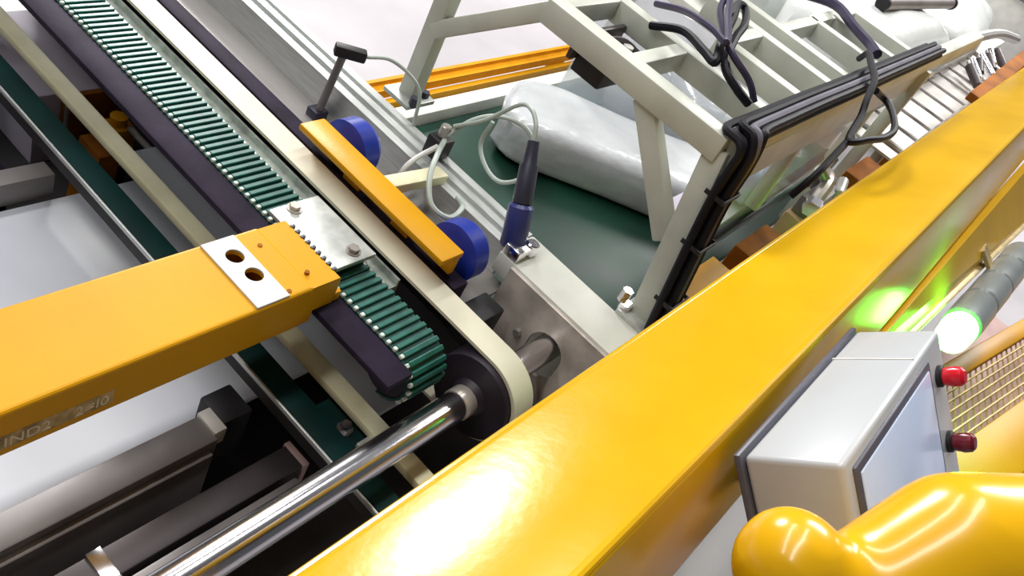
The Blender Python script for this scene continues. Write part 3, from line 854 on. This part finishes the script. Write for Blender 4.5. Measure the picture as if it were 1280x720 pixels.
mk('hose', tube([(1.32, 0.60, 1.44), (1.33, 0.58, 1.465), (1.37, 0.57, 1.46), (1.385, 0.54, 1.45)], .006), 'bar_dark', t)
mk('hanger', box(1.255, 1.408, 0.60, 0.61, 1.42, 1.47, .002), 'bar_dark', t)

# ------------------------------------------------------------------ things behind the beam, right side
tag(mk('orange_guard', prism([(1.19, 0.115), (1.52, 0.115), (1.52, 0.245), (1.268, 0.245), (1.268, 0.178), (1.19, 0.178)], 'z', 1.079, 1.17), 'orange_paint'), 'orange guard plate at the foot of the near gantry leg', 'guard')
mats = [('rust_orange', 1.56, .17, 'brown block beside the dark rod behind the yellow beam'), ('peach_board', 1.84, .20, 'peach coloured block between two brown blocks behind the yellow beam'),
        ('rust_orange', 2.28, .20, 'brown block below the D-shaped cable loop'), ('rust_orange', 2.80, .22, 'brown block below the wire rack')]
for m, x, ln, lb in mats:
    tag(mk('side_block', box(x, x + ln, 0.12, 0.232, 1.08, 1.20, .006), m), lb, 'block')
t = thing('support_ledge', 'white ledge carrying the brown and peach blocks behind the beam', 'ledge', (2.4, 0.2, 0.0))
mk('ledge_top', box(1.21, 4.4, 0.11, 0.240, 1.03, 1.08, .004), 'white_paint', t)
for x in (1.4, 4.3):
    mk('leg', box(x - .03, x + .03, 0.13, 0.19, 0, 1.035, .003), 'white_paint', t)
t = thing('pipe_fitting', 'silver pipe fittings clustered above the peach block', 'pipe fitting', (1.95, 0.21, 1.2))
mk('elbow', tube([(1.86, 0.195, 1.24), (1.95, 0.21, 1.265), (2.01, 0.235, 1.26), (2.03, 0.245, 1.225)], .016, 10), 'stainless', t)
mk('nut', cyl((1.845, 0.19, 1.235), (1.87, 0.196, 1.242), .022, 6), 'chrome', t)
mk('nut', cyl((2.03, 0.245, 1.205), (2.03, 0.245, 1.23), .018, 6), 'chrome', t)
mk('tee', [cyl((1.95, 0.21, 1.265), (1.93, 0.245, 1.29), .012, 12), cyl((2.0, 0.18, 1.24), (2.09, 0.20, 1.24), .014, 12, .002)], 'aluminium', t)
mk('base', box(1.86, 2.03, 0.185, 0.228, 1.199, 1.245, .004), 'bar_grey', t)
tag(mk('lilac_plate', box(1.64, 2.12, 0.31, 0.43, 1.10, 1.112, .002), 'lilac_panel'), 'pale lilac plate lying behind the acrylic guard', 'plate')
tag(mk('pale_blue_bag', lump((1.96, 0.365, 1.172), (0.22, 0.09, 0.12), 12, .1, rotz=.1), 'pale_blue'), 'pale blue bag on the lilac plate behind the acrylic guard', 'bag')
tag(mk('plate_table', box(1.68, 2.6, 0.298, 0.42, 1.06, 1.101, .004), 'conveyor_green'), 'dark green shelf under the pale lilac plate', 'shelf')

# wire rack
t = thing('wire_rack', 'silver wire rack tray beside the yellow beam past the cable loop', 'rack', (3.1, 0.26, 1.2))
ra, rb = Vector((2.55, 0.165, 1.24)), Vector((4.3, 0.165, 1.24))
rc, rd = Vector((2.55, 0.34, 1.24)), Vector((4.3, 0.34, 1.24))
for p, q in ((ra, rb), (rc, rd), (ra, rc), (rb, rd)):
    mk('rim', tube([p, q], .010, 8, 1), 'stainless', t)
for k in range(1, 10):
    p, q = ra.lerp(rb, k / 10), rc.lerp(rd, k / 10)
    mk('rung', tube([p, q], .005, 6, 1), 'bar_grey', t)
mk('tray', box(2.55, 4.3, 0.17, 0.335, 1.20, 1.208, .001), 'plate_white', t)
for x in (2.6, 4.25):
    mk('leg', box(x - .015, x + .015, 0.205, 0.235, 1.079, 1.2, .002), 'stainless', t)
tag(mk('curved_guard', tube([(2.32, 0.30, 1.30), (2.55, 0.345, 1.32), (3.2, 0.36, 1.33), (3.9, 0.36, 1.33), (4.5, 0.33, 1.32), (4.8, 0.27, 1.30)], .022, 10, 6), 'aluminium'), 'silver curved tube guard along the wire rack', 'guard')
t = thing('chrome_fittings', 'cluster of chrome fittings at the far end of the wire rack', 'fittings', (4.0, 0.26, 1.24))
for k in range(7):
    x = 3.75 + .1 * k
    mk('fitting', cyl((x, 0.20 + .02 * (k % 3), 1.25), (x + .06, 0.28 + .015 * (k % 2), 1.28), .018, 12, .003), 'chrome' if k % 2 else 'bar_dark', t)
tag(mk('brown_strip', bar((3.15, 0.15, 1.33), (4.9, 0.15, 1.47), .05, .03, bev=.004), 'rust_orange'), 'brown-orange strip rising along the far end of the yellow beam', 'strip')

# plastic bags and panels far behind
for c, s_, sd, rz, lb in (((3.45, 0.62, 1.20), (1.0, 0.42, 0.34), 21, -.1, 'big white plastic bag behind the last gantry bars'),
                         ((4.7, 0.62, 1.18), (1.2, 0.5, 0.30), 22, .1, 'puffy white plastic bag behind the chrome fittings'),
                         ((3.98, 1.12, 1.185), (1.5, 0.5, 0.32), 25, .0, 'long pale plastic bag behind the big white bag')):
    tag(mk('plastic_bag', lump(c, s_, sd, .07, rotz=rz), 'plastic_bag'), lb, 'plastic bag')
t = thing('bag_table', 'white table carrying the plastic bags', 'table', (4.4, 0.8, 0.0))
mk('table_top', box(3.18, 6.4, 0.40, 1.5, 0.98, 1.02, .004), 'white_paint', t)
for x in (3.24, 6.3):
    for y in (0.46, 1.44):
        mk('leg', box(x - .025, x + .025, y - .025, y + .025, 0, .985, .003), 'white_paint', t)
t = thing('wall_cabinet', 'white cabinet with a dark edge beyond the plastic bags', 'cabinet', (7.5, 0.4, 0.0))
mk('body', box(6.6, 8.4, 0.0, 0.9, 0, 1.25, .01), 'plate_white', t)
mk('top_edge', box(6.56, 6.62, -0.02, 0.92, 1.235, 1.275, .004), 'bezel_dark', t)
t = thing('loose_roller', 'grey and black roller lying on top of the big white plastic bag', 'roller', (3.55, 0.52, 1.36))
ra, rb = Vector((3.30, 0.60, 1.384)), Vector((4.05, 0.52, 1.384))
mk('tube', cyl(ra, rb, .022, 18, .003), 'bar_grey', t)
mk('end_cap', cyl(ra - (rb - ra) * .03, ra, .026, 18, .003), 'black_rubber', t)
mk('end_cap', cyl(rb, rb + (rb - ra) * .03, .026, 18, .003), 'black_rubber', t)
